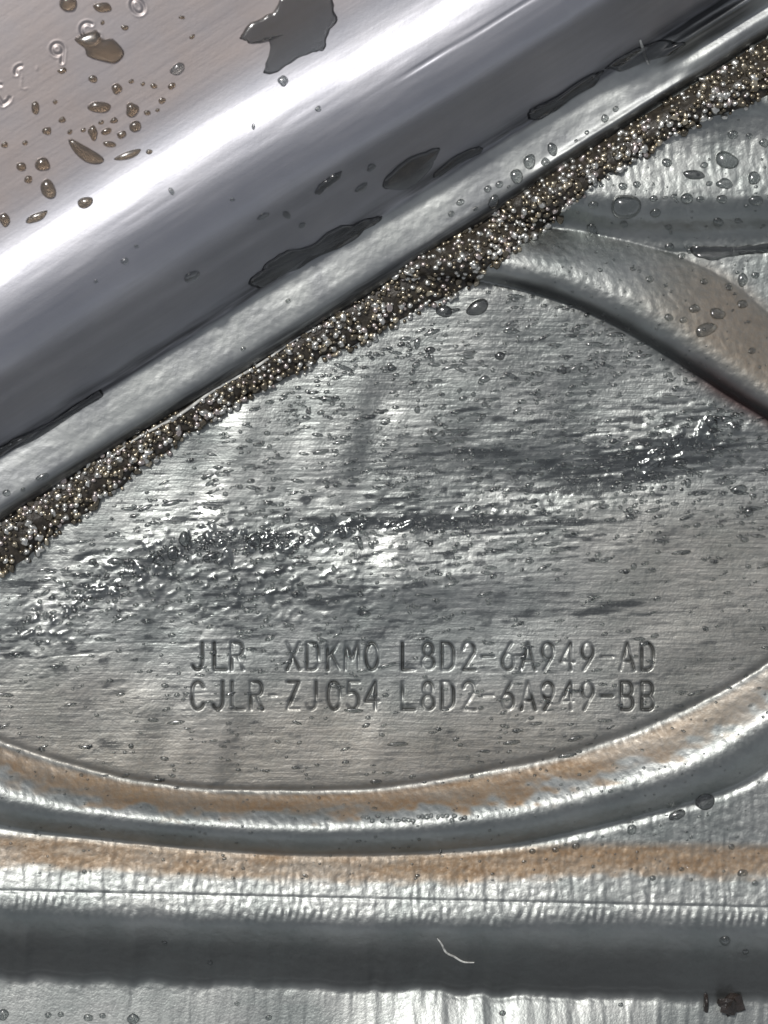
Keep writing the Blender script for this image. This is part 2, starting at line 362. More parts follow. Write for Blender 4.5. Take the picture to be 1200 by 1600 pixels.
PX = 1e4      # object coordinates are metres; * PX gives photograph pixels
def mat_zinc():
    m, t, b = new_mat('wet_galvanised_steel')
    iso = mapping(t, PX / 100, PX / 100, PX / 100)
    st = mapping(t, PX / 300, PX / 60, PX / 100)
    big = noise(t, iso, 0.9, 4); fine = noise(t, iso, 14, 3); streak = noise(t, st, 5, 4)
    col = mixc(t, ramp(t, big, .35, .65), (.32, .345, .335), (.45, .465, .45))
    col = mixc(t, ramp(t, streak, .45, .75, 0, .45), col, (.34, .345, .34))
    spang = N(t, 'ShaderNodeTexVoronoi'); spang.inputs['Scale'].default_value = 5; t.links.new(iso, spang.inputs['Vector'])
    tan, wet, gr, red = A(t, 'tan'), A(t, 'wet'), A(t, 'grime_shade'), A(t, 'red')
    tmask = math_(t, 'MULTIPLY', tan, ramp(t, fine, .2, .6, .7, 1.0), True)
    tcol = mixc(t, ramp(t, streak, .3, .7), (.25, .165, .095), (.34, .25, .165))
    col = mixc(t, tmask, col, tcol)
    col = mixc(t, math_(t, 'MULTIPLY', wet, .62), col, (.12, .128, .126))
    col = mixc(t, math_(t, 'MULTIPLY', red, .7, True), col, (.12, .035, .03))
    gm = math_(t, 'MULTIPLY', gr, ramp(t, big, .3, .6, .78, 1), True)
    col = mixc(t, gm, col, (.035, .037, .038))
    t.links.new(col, b.inputs['Base Color'])
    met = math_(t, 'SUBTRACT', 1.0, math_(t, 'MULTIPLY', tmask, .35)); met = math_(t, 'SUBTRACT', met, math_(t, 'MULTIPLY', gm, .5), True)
    t.links.new(met, b.inputs['Metallic'])
    r = ramp(t, fine, .3, .7, .38, .50)
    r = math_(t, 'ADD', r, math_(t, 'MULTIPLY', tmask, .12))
    r = math_(t, 'SUBTRACT', r, math_(t, 'MULTIPLY', wet, .26)); t.links.new(r, b.inputs['Roughness'])
    hz = mapping(t, PX / 500, PX / 45, PX / 100, 4)
    h = math_(t, 'ADD', math_(t, 'MULTIPLY', noise(t, hz, 6, 3), math_(t, 'MULTIPLY', A(t, 'field'), .85)), math_(t, 'MULTIPLY', fine, .5)); h = math_(t, 'ADD', math_(t, 'MULTIPLY', h, 1.0), math_(t, 'MULTIPLY', noise(t, iso, 30, 2), .35))
    bp = N(t, 'ShaderNodeBump'); bp.inputs['Strength'].default_value = .4; bp.inputs['Distance'].default_value = 2.0 * S
    t.links.new(h, bp.inputs['Height']); t.links.new(bp.outputs[0], b.inputs['Normal'])
    t.links.new(math_(t, 'ADD', math_(t, 'MULTIPLY', wet, .9), .08), b.inputs['Coat Weight']); b.inputs['Coat Roughness'].default_value = .12; b.inputs['Coat IOR'].default_value = 1.33
    return m
def mat_shell():
    m, t, b = new_mat('drawn_steel_shell')
    iso = mapping(t, PX / 100, PX / 100, PX / 100)
    al = mapping(t, PX / 100, PX / 100, PX / 100, -32.1)
    sc_ = N(t, 'ShaderNodeMapping'); sc_.inputs['Scale'].default_value = (.18, 3.2, .6); t.links.new(al, sc_.inputs[0])
    big = noise(t, iso, 1.1, 4); fine = noise(t, iso, 16, 3); streak = noise(t, sc_.outputs[0], 4.5, 4)
    col = mixc(t, ramp(t, big, .35, .65), (.50, .505, .55), (.56, .56, .60))
    col = mixc(t, ramp(t, streak, .4, .7, 0, .35), col, (.45, .45, .47))
    plate, fl = A(t, 'plateau'), A(t, 'flange')
    col = mixc(t, math_(t, 'MULTIPLY', plate, ramp(t, big, .3, .7, .5, .9)), col, (.55, .47, .435))
    col = mixc(t, fl, col, mixc(t, ramp(t, big, .4, .6), (.42, .435, .44), (.58, .60, .585)))
    gr = A(t, 'grime_shade'); col = mixc(t, math_(t, 'MULTIPLY', gr, ramp(t, streak, .35, .6, .5, 1), True), col, (.07, .072, .075))
    t.links.new(col, b.inputs['Base Color']); b.inputs['Metallic'].default_value = 1
    r = ramp(t, streak, .3, .7, .43, .52); r = math_(t, 'ADD', r, math_(t, 'MULTIPLY', fl, .05)); t.links.new(r, b.inputs['Roughness'])
    h = math_(t, 'ADD', math_(t, 'MULTIPLY', fine, .25), math_(t, 'MULTIPLY', streak, .22)); h = math_(t, 'ADD', h, math_(t, 'MULTIPLY', math_(t, 'MULTIPLY', noise(t, iso, 12, 3), fl), 1.0))
    bp = N(t, 'ShaderNodeBump'); bp.inputs['Strength'].default_value = .3; bp.inputs['Distance'].default_value = 1.6 * S
    t.links.new(h, bp.inputs['Height']); t.links.new(bp.outputs[0], b.inputs['Normal'])
    return m
def mat_water(name, tint, rough=.06, trans=1.0):
    m, t, b = new_mat(name)
    b.inputs['Base Color'].default_value = (*tint, 1); b.inputs['Transmission Weight'].default_value = trans
    b.inputs['IOR'].default_value = 1.45; b.inputs['Roughness'].default_value = rough; b.inputs['Specular IOR Level'].default_value = 1.0
    b.inputs['Coat Weight'].default_value = 1; b.inputs['Coat Roughness'].default_value = .17; b.inputs['Coat IOR'].default_value = 1.7
    return m
def mat_simple(name, c, rough, metal=0, bump=0, coat=0):
    m, t, b = new_mat(name)
    iso = mapping(t, PX / 100, PX / 100, PX / 100); n = noise(t, iso, 9, 3)
    t.links.new(mixc(t, ramp(t, n, .35, .65), tuple(v * .6 for v in c), tuple(min(1, v * 1.35) for v in c)), b.inputs['Base Color'])
    b.inputs['Roughness'].default_value = rough; b.inputs['Metallic'].default_value = metal; b.inputs['Coat Weight'].default_value = coat; b.inputs['Coat Roughness'].default_value = .08
    if bump:
        bp = N(t, 'ShaderNodeBump'); bp.inputs['Strength'].default_value = bump; bp.inputs['Distance'].default_value = 2 * S
        t.links.new(noise(t, iso, 20, 3), bp.inputs['Height']); t.links.new(bp.outputs[0], b.inputs['Normal'])
    return m
M_ZINC, M_SHELL = mat_zinc(), mat_shell()
M_WATER = mat_water('clear_water', (.62, .65, .64), .055)
M_BROWN = mat_water('brown_reflect_water', (.50, .40, .28), .055)  # brown mirror reflection put into the tint of the drops
M_FILM = mat_water('water_film', (.30, .31, .31), .10)
_t = M_FILM.node_tree; _bp = N(_t, 'ShaderNodeBump'); _bp.inputs['Strength'].default_value = .5; _bp.inputs['Distance'].default_value = 4 * S
_t.links.new(noise(_t, mapping(_t, PX / 100, PX / 100, PX / 100), 5, 3), _bp.inputs['Height']); _t.links.new(_bp.outputs[0], _t.nodes['Principled BSDF'].inputs['Normal'])
M_SEAM = mat_simple('dark_brown_sealant', (.045, .037, .027), .45, 0, .8, .3)
GRAN = [mat_simple('granule_' + n, c, .30, .85, 0, .5) for n, c in (('dark', (.22, .19, .14)), ('amber', (.62, .55, .42)), ('rosy', (.66, .58, .55)), ('grey', (.78, .76, .70)))]

# ------------------------------------------------------------------ the lower sheet
def axis(*spans):
    out = [np.arange(a, b, st) for a, b, st in spans]; return np.concatenate(out + [[spans[-1][1]]])
gx = axis((-220, -40, 12), (-40, 288, 2.1), (288, 1034, 1.45), (1034, 1240, 2.1), (1240, 1420, 12))
gy = axis((-200, 20, 12), (20, 380, 2.6), (380, 998, 2.1), (998, 1114, 1.35), (1114, 1300, 2.2), (1300, 1620, 2.2), (1620, 1700, 12))
X, Y = np.meshgrid(gx, gy)
Z, TAN, RED, GRI_SHADE, WET, FLD = panel(X, Y, True)
V = P3(X, Y, Z).reshape(-1, 3)
me = mesh_from('base_sheet', V, grid_faces(len(gy), len(gx)))
for n_, a_ in (('tan', TAN), ('red', RED), ('grime_shade', GRI_SHADE), ('wet', WET), ('field', FLD)): attr(me, n_, a_)
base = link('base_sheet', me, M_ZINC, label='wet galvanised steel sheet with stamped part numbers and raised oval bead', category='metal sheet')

# ------------------------------------------------------------------ the upper shell
gs = axis((-870, -660, 14), (-660, -110, 3.2), (-110, 210, 1.8), (210, 1240, 3.2), (1240, 1400, 14))
gt = axis((-700, -590, 1.8), (-590, -290, 3.2), (-290, -170, 3.2), (-170, -50, 1.7), (-50, 60, 4), (60, 300, 14))
Sg, Tg = np.meshgrid(gs, gt); Zs = shell_st(Sg, Tg, True); Xs, Ys = xy_of(Sg, Tg)
Xf, Yf, Zf = Xs, Ys, Zs
# turned-under lip along the edge
lipz = np.stack([Zs[0] - 10, Zs[0] - 22]); lx, ly = xy_of(np.stack([gs, gs]), np.stack([gt[0] * np.ones_like(gs) + 1.5, gt[0] * np.ones_like(gs) + 6]))
Xf = np.vstack([lx[::-1], Xs]); Yf = np.vstack([ly[::-1], Ys]); Zf = np.vstack([lipz[::-1], Zs])
V = P3(Xf, Yf, Zf).reshape(-1, 3)
me = mesh_from('upper_shell', V, grid_faces(len(gt) + 2, len(gs), True))
pad = lambda a: np.vstack([a[:1], a[:1], a])
attr(me, 'plateau', pad(ss(-330, -260, Tg))); attr(me, 'flange', pad(ss(-600, -608, Tg)))
gsh = 0.85 * ss(-575 - 14 * vn(Sg, Sg * 0, 55, 1, 81), -598, Tg) * ss(-609, -603, Tg) * ss(-0.45, -0.1, vn(Sg, Tg, 90, 40, 82)) + 0.75 * ss(800, 850, Sg + 40 * vn(Sg, Tg, 40, 16, 83)) * ss(-596, -606, Tg) * ss(-650, -636, Tg + 8 * vn(Sg, Tg, 30, 30, 84)) * ss(1010, 960, Sg) + 0.95 * ss(-664, -682, Tg)  # contact shadow painted along the flange edge; foot and far channel darkened
attr(me, 'grime_shade', pad(gsh))
shell_o = link('upper_shell', me, M_SHELL, label='smooth rounded steel shell with flat flange lying diagonally over the sheet', category='metal cover')

# ------------------------------------------------------------------ beaded seam between flange and sheet
sv = np.arange(-620, 1200, 4.0); uv = np.linspace(0, 1, 22)
SS, UU = np.meshgrid(sv, uv)
wdt = seam_w(SS) * .95 + 9 * vn(SS, SS * 0, 30, 1, 91) + 5 * vn(SS, SS * 0, 13, 1, 92)
edge_t = -688 - 0.0 * SS
TT = edge_t - UU * wdt; xs_, ys_ = xy_of(SS, TT)
zb = panel(xs_, ys_)
def seam_top(u, s): return np.sin(np.pi * np.clip(0.28 + 0.72 * u, 0, 1)) ** 0.7 * 20
zz = zb + seam_top(UU, SS) - 3 + 3.5 * vn(xs_, ys_, 11, 11, 93) * (UU < .97)
me = mesh_from('sealant', P3(xs_, ys_, zz).reshape(-1, 3), grid_faces(len(uv), len(sv)))
seam = link('seam', None, label='dark brown beaded seam of glittering grains between flange and sheet', category='seam')
link('sealant', me, M_SEAM, seam)
def ico(sub):
    bm = bmesh.new(); bmesh.ops.create_icosphere(bm, subdivisions=sub, radius=1.0)
    v = np.array([w.co[:] for w in bm.verts]); f = np.array([[w.index for w in p.verts] for p in bm.faces]); bm.free(); return v, f
IV, IF = ico(2)
gran = []
cell = 9.2
for i, s0 in enumerate(np.arange(-600, 1180, cell)):
    for j in range(13):
        s_ = s0 + rng.uniform(-3.4, 3.4) + (j % 2) * cell * .5; u_px = 1 + j * cell * .86 + rng.uniform(-2.8, 2.8)
        w_ = float(seam_w(s_)) + 9 * float(vn(np.array(s_), np.array(0.), 30, 1, 91))
        if u_px > w_ - 1 or rng.random() < .14: continue
        gran.append((s_, -690 - u_px, u_px / w_, 2.6 + 3.5 * rng.random() ** 1.2))
gp = np.array(gran); gxp, gyp = xy_of(gp[:, 0], gp[:, 1]); gz = panel(gxp, gyp) + seam_top(gp[:, 2], 0) - 2 + 1.0
vis = (gxp > -8) & (gxp < 1208) & (gyp > -8) & (gyp < 1608)
order = np.argsort(-(gp[:, 3] + 100 * vis))
def grain_mesh(name, mat):
    v = IV.copy(); v *= 1 + .22 * rng.normal(size=(len(v), 1)); v[:, 2] *= .85
    m_ = mesh_from(name, v, IF); m_.materials.append(mat); return m_
protos = [grain_mesh('grain', GRAN[k % 4]) for k in range(8)]
pick = [0, 4, 0, 4, 1, 5, 2, 3, 7, 3, 3, 7]
big_idx, rest = order[:290], order[290:]
for i in big_idx:
    o = bpy.data.objects.new('grain', protos[random.choice(pick)]); COL.objects.link(o); o.parent = seam
    p = P3(gxp[i], gyp[i], gz[i]); r_ = gp[i, 3] * S
    o.location = p; o.rotation_euler = (rng.uniform(-.5, .5), rng.uniform(-.5, .5), rng.uniform(0, 6.3)); o.scale = (r_ * rng.uniform(.8, 1.35), r_ * rng.uniform(.8, 1.1), r_ * rng.uniform(.8, 1.1))
def merge_blobs(name, xs, ys, zs, rx, ry, rz, ang, mats, midx, parent=None, normal=False, **props):
    """many small rounded bodies in one mesh, each lying on the local slope"""
    n = len(xs); base_v = IV[None] * np.stack([rx, ry, rz], -1)[:, None, :]
    c, s_ = np.cos(ang)[:, None], np.sin(ang)[:, None]
    vx = base_v[..., 0] * c - base_v[..., 1] * s_; vy = base_v[..., 0] * s_ + base_v[..., 1] * c; vz = base_v[..., 2]
    px = xs[:, None] + vx; py = ys[:, None] + vy
    z0 = (surf(px, py) if normal else zs[:, None]) 
    Vv = P3(px, py, z0 + vz + 0 * px).reshape(-1, 3)
    Ff = (IF[None] + (np.arange(n) * len(IV))[:, None, None]).reshape(-1, 3)[:, ::-1]
    m_ = mesh_from(name, Vv, Ff)
    for q_ in mats: m_.materials.append(q_)
    m_.polygons.foreach_set('material_index', np.repeat(midx, len(IF)).astype(np.int32))
    return link(name, m_, None, parent, **props)
k = len(rest); merge_blobs('small_grains', gxp[rest], gyp[rest], gz[rest], gp[rest, 3] * rng.uniform(.8, 1.3, k), gp[rest, 3], gp[rest, 3] * .9,
            rng.uniform(0, 6.3, k), GRAN, rng.choice([0, 0, 0, 1, 2, 3, 3], k), seam, kind='stuff')

# ------------------------------------------------------------------ fine droplets, too many to count
def scatter(n, dens, x0=-20, x1=1220, y0=380, y1=1300):
    xs, ys = [], []
    while len(xs) < n:
        x = rng.uniform(x0, x1, 4000); y = rng.uniform(y0, y1, 4000); ok = rng.uniform(0, 1, 4000) < dens(x, y)
        xs.extend(x[ok]); ys.extend(y[ok])
    return np.array(xs[:n]), np.array(ys[:n])
def q_of(x, y):
    a = np.arctan2(y - CY, x - CX); r = np.hypot(x - CX, y - CY); return (r - RI(a)) / (RO(a) - RI(a))
CREASE = spline([(40, 990), (200, 900), (300, 862), (440, 850), (640, 828), (850, 802)], 8)
CREASE2 = spline([(1000, 770), (1060, 720), (1110, 672), (1150, 650)], 8)
def d_sparkle(x, y):
    s, t = st_of(x, y); ok = (t < -790 - 0) & (q_of(x, y) < -.02)
    c1 = np.exp(-(segdist(x, y, CREASE) / 22) ** 2) * (0.35 + .65 * ss(700, 420, x)); c2 = np.exp(-(segdist(x, y, CREASE2) / 34) ** 2) * .5
    c3 = .30 * np.exp(-(((x - 400) / 240) ** 2 + ((y - 930) / 60) ** 2))
    return ok * np.clip(c1 + c2 + c3, 0, 1)
def d_field(x, y):
    s, t = st_of(x, y); ok = (t < -705 - seam_w(s)) & (q_of(x, y) < -.02)
    return ok * np.clip(.06 + .6 * ss(950, 720, y) * (.4 + vn(x, y, 70, 50, 101)) + .25 * vn(x, y, 40, 30, 102), .05, 1)
def drops_stuff(name, n, dens, rr, el, label, mat=M_WATER, hgt=.5, yr=(380, 1300), tilt=-.1):
    x, y = scatter(n, dens, y0=yr[0], y1=yr[1]); r = rng.uniform(rr[0], rr[1], n) * rng.uniform(.6, 1.0, n)
    e = rng.uniform(1, el, n); e = np.where(rng.random(n) < .55, 1 + (e - 1) * .25, e)
    merge_blobs(name, x, y, 0 * x, r * e, r, r * hgt, rng.normal(tilt, .22, n), [mat], np.zeros(n), None, True, kind='stuff', label=label, category='water droplets')
drops_stuff('sparkling_droplets', 700, d_sparkle, (2.2, 5.0), 2.2, 'tiny bright water droplets crowding along the crease of the oval field', hgt=.6, tilt=-.3)
drops_stuff('fine_droplets', 1800, d_field, (2.0, 4.4), 4.5, 'fine water droplets scattered over the oval field', hgt=.55)
def d_out(x, y):
    s, t = st_of(x, y); q = q_of(x, y); return (t < -700 - seam_w(s)) * np.where(q > .02, .35, 0) * (y < YT(x) + 60)
drops_stuff('specks_of_water', 420, d_out, (1.4, 3.2), 1.8, 'tiny water specks on the beads around the oval field', yr=(180, 1380))

# ------------------------------------------------------------------ single drops
def outline_noise(n, amp, sd):
    r = np.random.default_rng(sd); a = np.linspace(0, 2 * np.pi, n, endpoint=False); o = np.ones(n)
    for k_ in (2, 3, 4): o += 1.3 * amp / k_ * r.normal() * np.cos(k_ * a + r.uniform(0, 6.3))
    return o
def blob(name, cx, cy, pts, h, mat, rings=7, power=.5, **props):
    """body of water with the given outline (pixels), lying on the surface below it"""
    pts = np.array(pts, float); n = len(pts); c0 = np.array([cx, cy]); rho = 1 - (1 - np.linspace(0, 1, rings)) ** 1.6
    rho = np.linspace(0, 1, rings) ** .62
    RX = cx + (pts[:, 0][None] - cx) * rho[1:, None]; RY = cy + (pts[:, 1][None] - cy) * rho[1:, None]
    dz = h * (1 - rho[1:] ** 2) ** power
    # direction of the local slope, so that thickness is measured along the normal
    e = 3.0; gxn = (surf(cx + e, cy) - surf(cx - e, cy)) / (2 * e); gyn = (surf(cx, cy + e) - surf(cx, cy - e)) / (2 * e)
    L = math.sqrt(1 + gxn ** 2 + gyn ** 2); nx, ny, nz = -gxn / L, -gyn / L, 1 / L
    zz_ = surf(RX, RY)
    Vt = np.stack([RX + nx * dz[:, None], RY + ny * dz[:, None], zz_ + nz * dz[:, None] - .25], -1).reshape(-1, 3)
    c1 = np.array([[cx + nx * h, cy + ny * h, float(surf(cx, cy)) + nz * h - .25]])
    Vb = np.array([[cx, cy, float(surf(cx, cy)) - 3.0]])
    VV = np.vstack([c1, Vt, Vb]); p = P3(VV[:, 0], VV[:, 1], VV[:, 2])
    org = P3(np.array(cx), np.array(cy), surf(cx, cy)); p = p - org
    F = []
    for i in range(n): j = (i + 1) % n; F.append((0, 1 + j, 1 + i))
    for k_ in range(rings - 2):
        a = 1 + k_ * n; b_ = a + n
        for i in range(n): j = (i + 1) % n; F += [(a + i, a + j, b_ + j), (a + i, b_ + j, b_ + i)]
    a = 1 + (rings - 2) * n
    for i in range(n): j = (i + 1) % n; F.append((a + i, a + j, len(VV) - 1))
    me_ = mesh_from(name, p, np.array(F)[:, ::-1] if False else F)
    bm = bmesh.new(); bm.from_mesh(me_); bmesh.ops.recalc_face_normals(bm, faces=bm.faces); bm.to_mesh(me_); bm.free()
    o = link(name, me_, mat, **props); o.location = org; return o
SEEDN = [0]
MARKS = [(40, 117, 'the stamped 2 of the shell'), (93, 82, 'the stamped 9 of the shell'), (155, 76, 'the large irregular brown drop'), (155, 167, 'the peanut shaped drop'), (133, 240, 'the comma shaped drop'), (75, 295, 'the tall glinting drop'),
  (450, 60, 'the flat grey water film'), (645, 262, 'the dark teardrop film'), (885, 148, 'the lens shaped film'), (827, 252, 'the largest flange drop'), (490, 400, 'the wrinkled dark film'), (66, 745, 'the flat dark drop on the flange'),
  (978, 323, 'the largest squarish drop'), (1135, 250, 'the large rounded drop near the right edge'), (1084, 273, 'the bar shaped drop'), (1103, 515, 'the long glistening drop'), (1147, 392, 'the dark flat puddle'), (746, 480, 'the pair of dark drops under the seam'),
  (652, 536, 'the slim bright drop'), (781, 556, 'the lone dark drop'), (310, 1025, 'the stamped JLR'), (520, 1025, 'the stamped XDKM0'), (680, 1025, 'the stamped L8D2'), (850, 1025, 'the stamped 6A949'), (1000, 1040, 'the stamped AD'), (310, 1088, 'the stamped CJLR'),
  (930, 735, 'the broad dark wet streak'), (240, 870, 'the left end of the bright crease'), (640, 815, 'the middle of the dark crease'), (715, 1490, 'the curled fibre'), (1142, 1572, 'the brown crumb of grit'), (1090, 1258, 'the two dark wedge drops'), (208, 1592, 'the larger drop at the bottom edge'), (650, 1279, 'the middle of the lower bead')]
DIRS = ['right of', 'above and right of', 'above', 'above and left of', 'left of', 'below and left of', 'below', 'below and right of']
USED = {}
def auto_label(cx, cy, rx, ry, ang):
    size = max(rx, ry); e = max(rx, ry) / max(1, min(rx, ry))
    kind = ('tiny' if size < 5.2 else 'small' if size < 8.5 else 'middling') + (' round' if e < 1.3 else ' oval' if e < 2 else ' stretched')
    best = None
    for d_, mx, my, nm in sorted((math.hypot(cx - mx, cy - my), mx, my, nm) for mx, my, nm in MARKS)[:5]:
        di = DIRS[int(round(math.degrees(math.atan2(my - cy, cx - mx)) / 45)) % 8]
        far = 'touching or close' if d_ < 18 else 'just' if d_ < 45 else 'a little way' if d_ < 90 else 'well'
        if d_ < 18: lab = '%s drop close beside %s, %s it' % (kind, nm, di.replace(' of', ' of'))
        else: lab = '%s drop %s %s %s' % (kind, far, di, nm)
        if lab not in USED and len(lab.split()) <= 16: best = lab; break
        best = best or lab
    USED[best] = 1; return best
def drop(cx, cy, rx, ry, ang=0, label=None, group=None, mat=None, h=None, amp=.06, power=.5, name='water_drop', bend=0):
    SEEDN[0] += 1; n = 30; a = np.linspace(0, 2 * np.pi, n, endpoint=False); o = outline_noise(n, amp, SEEDN[0])
    u = rx * np.cos(a) * o; v = ry * np.sin(a) * o + bend * (u / rx) ** 2 * ry; t_ = math.radians(ang)
    pts = np.stack([cx + u * math.cos(t_) + v * math.sin(t_), cy - u * math.sin(t_) + v * math.cos(t_)], -1)
    if group: label = auto_label(cx, cy, rx, ry, ang)
    pr = dict(label=label, category='water drop')
    if group: pr['group'] = group
    return blob(name, cx, cy, pts, (h if h else min(rx, ry) * .62), mat or M_WATER, power=power, **pr)

G1 = 'small drops on the smooth plateau of the shell'; B = M_BROWN
L1 = 'small water drop tinted with a brown reflection on the smooth plateau of the shell'
for cx, cy, rx, ry, ang, lab in [
  (106, 4, 14, 14, 0, 'amber water drop cut by the top edge of the picture, above the stamped C'),
  (160, 11, 15, 8, -5, 'dark oblong drop to the right of the half drop at the top edge'),
  (277, 107, 12, 9, 15, 'dark squarish drop on its own, right of all other plateau drops'),
  (182, 138, 8, 9, 0, 'dark grey drop below the large irregular drop'),
  (155, 167, 19, 9, -5, 'long peanut shaped brown drop with a bright right end'),
  (206, 171, 11, 11, 20, 'round brown drop just right of the peanut shaped drop'),
  (211, 197, 10, 9, 30, 'round brown drop below the round drop beside the peanut shaped one'),
  (145, 207, 8, 11, 10, 'upright oval brown drop between the peanut drop and the comma drop'),
  (66, 256, 11, 12, 60, 'brown drop with a pale centre left of the comma shaped drop'),
  (75, 295, 12, 16, 10, 'tall brown drop with a strong glint above the edge of the bright band'),
  (133, 316, 13, 9, 20, 'star shaped drop with a thin tail at the edge of the bright band'),
  (57, 339, 19, 7, 25, 'flat dark streak shaped drop beside the star shaped drop'),
  (7, 343, 8, 12, 0, 'oval drop at the left edge of the picture beside the bright band'),
  (200, 242, 23, 6, 18, 'thin dark sliver of water right of the comma shaped drop'),
  (55, 168, 7, 10, 0, 'dark upright drop right under the stamped 2'),
  (442, 126, 8, 9, 0, 'single drop at the lower corner of the grey water film'),
  (411, 338, 10, 5, 25, 'small flat drop on the steep side, left of the large dark teardrop film'),
  (190, 210, 8, 6, 20, 'drop with a short tail between the upright oval and the round drops'),
  (171, 225, 11, 5, -10, 'flat brown sliver just above the comma shaped drop')]:
    drop(cx, cy, rx, ry, ang, lab, None, B if cx < 260 else M_WATER, amp=.10)
drop(133, 240, 32, 11, -32, 'comma shaped brown drop with a thick lower right end', None, B, amp=.08, bend=-.5)
blob('water_drop', 158, 76, spline([(116, 62), (128, 52), (150, 46), (160, 60), (176, 60), (194, 80), (190, 92), (178, 99), (158, 95), (136, 88), (132, 76)], 3, True), 9, B,
     label='largest brown irregular drop lying over the stamped C', category='water drop')
for cx, cy, r in [(97, 187, 5), (73, 204, 7), (39, 223, 5), (253, 157, 6), (268, 134, 6), (240, 134, 5), (223, 131, 4), (205, 127, 4), (145, 123, 8), (233, 237, 5), (7, 226, 5), (33, 260, 7),
                  (44, 280, 7), (178, 188, 6), (300, 57, 5), (284, 27, 4), (195, 43, 5), (160, 35, 4), (130, 203, 4), (158, 191, 4), (109, 206, 4), (86, 159, 4), (97, 110, 6), (246, 172, 4), (166, 205, 7), (230, 176, 5)]:
    drop(cx, cy, r * rng.uniform(.9, 1.3), r * rng.uniform(.7, 1), rng.uniform(-30, 50), L1, G1, B, amp=.10)
for cx, cy, rx, ry, ang in [(497, 170, 5, 5, 0), (268, 299, 7, 4, -60), (396, 198, 3, 5, 0), (213, 385, 4, 3, 0), (363, 312, 4, 3, 0), (448, 336, 5, 8, 50), (472, 352, 6, 4, 30), (195, 408, 6, 6, 0), (300, 432, 13, 8, 30), (150, 440, 4, 3, 0), (565, 293, 12, 5, 35), (580, 262, 8, 5, 40)]:
    drop(cx, cy, rx, ry, ang, 'small clear drop on the shaded rounding of the shell', 'small drops on the rounding of the shell', amp=.1)
# flange
for cx, cy, rx, ry, ang, lab in [
  (827, 252, 10, 12, 0, 'round clear drop in the middle of the flange, largest of the flange drops'),
  (863, 233, 8, 11, 20, 'upright clear drop on the flange, right of the largest flange drop'),
  (807, 275, 10, 12, 25, 'slanted clear drop on the flange just below the largest one'),
  (771, 315, 8, 12, -10, 'clear drop at the lower rim of the flange above the seam'),
  (945, 185, 6, 7, 0, 'small round drop on the flange below the bright reflection'),
  (852, 253, 7, 7, 0, 'small grey drop between the two upper flange drops'),
  (66, 745, 11, 5, 20, 'flat dark drop on the pale left end of the flange')]:
    drop(cx, cy, rx, ry, ang, lab)
for cx, cy, r in [(780, 288, 6), (762, 295, 6), (719, 316, 6), (743, 326, 4), (705, 334, 5), (962, 170, 5), (917, 207, 4), (795, 292, 3), (900, 220, 3), (10, 770, 6), (36, 765, 4), (450, 470, 4), (520, 500, 4), (215, 675, 4), (380, 545, 4)]:
    drop(cx, cy, r * 1.1, r * .9, rng.uniform(0, 60), 'small clear drop lying on the flat flange', 'small drops on the flange')
# beads at the right
for cx, cy, rx, ry, ang, lab in [
  (978, 323, 24, 20, -5, 'largest clear water drop, squarish, on the upper right bead'),
  (1135, 250, 18, 14, -10, 'large rounded drop high on the upper right bead'),
  (1084, 273, 19, 7, -5, 'dark bar shaped drop on the upper right bead'),
  (1132, 287, 14, 8, -10, 'oval drop just below the large rounded drop on the upper right bead'),
  (1178, 278, 11, 10, 0, 'round drop near the right edge on the upper right bead'),
  (1181, 313, 12, 8, 10, 'oval drop near the right edge, lower on the upper right bead'),
  (1073, 310, 10, 9, 0, 'round drop under the bar shaped drop'),
  (1121, 490, 13, 9, -20, 'drop on the rim where the curved bead meets the outer sheet'),
  (1160, 437, 8, 11, 0, 'drop on the bright outer sheet right of the curved bead'),
  (925, 358, 8, 9, 20, 'drop on the pale root line of the curved bead'),
  (1085, 482, 9, 7, 0, 'drop with a glint on the tan part of the curved bead'),
  (1103, 515, 20, 9, 25, 'long glistening drop across the curved bead'),
  (746, 480, 20, 11, 30, 'dark elongated drop just below the seam, right one of a pair'),
  (694, 486, 13, 10, 0, 'dark rounded drop just below the seam, left one of a pair'),
  (652, 536, 5, 10, -10, 'slim bright drop in the upper part of the oval field'),
  (672, 547, 8, 6, 0, 'dark little drop beside the slim bright drop'),
  (781, 556, 8, 7, 0, 'dark round drop high in the oval field on its own'),
  (987, 1296, 8, 8, 0, 'round drop on the outer foot of the lower curved bead'),
  (208, 1592, 10, 9, 0, 'round drop at the bottom edge, larger of the two'),
  (5, 1585, 8, 10, 0, 'round drop in the bottom left corner'),
  (1058, 1273, 14, 8, 25, 'dark wedge shaped drop, lower one of two beside the curved bead'),
  (1102, 1253, 16, 12, 20, 'dark drop with strong glint, upper one of two beside the curved bead')]:
    drop(cx, cy, rx, ry, ang, lab, None, M_FILM if 'dark' in lab else M_WATER, amp=.09)
for cx, cy, r in [(1100, 258, 6), (1094, 311, 6), (1128, 311, 8), (1108, 287, 5), (1145, 210, 8), (1171, 212, 5), (1194, 223, 8), (1053, 307, 5), (1021, 310, 6), (1024, 333, 8), (927, 320, 7), (973, 291, 7),
                  (995, 288, 6), (1122, 347, 8), (1153, 345, 5), (1042, 254, 8), (1045, 355, 5), (1078, 392, 5), (1046, 385, 7), (975, 350, 6), (1065, 400, 6), (905, 300, 4), (940, 290, 4)]:
    drop(cx, cy, r * 1.1, r * .85, rng.uniform(-20, 20), 'small clear drop on the upper right bead', 'small drops on the upper right bead')
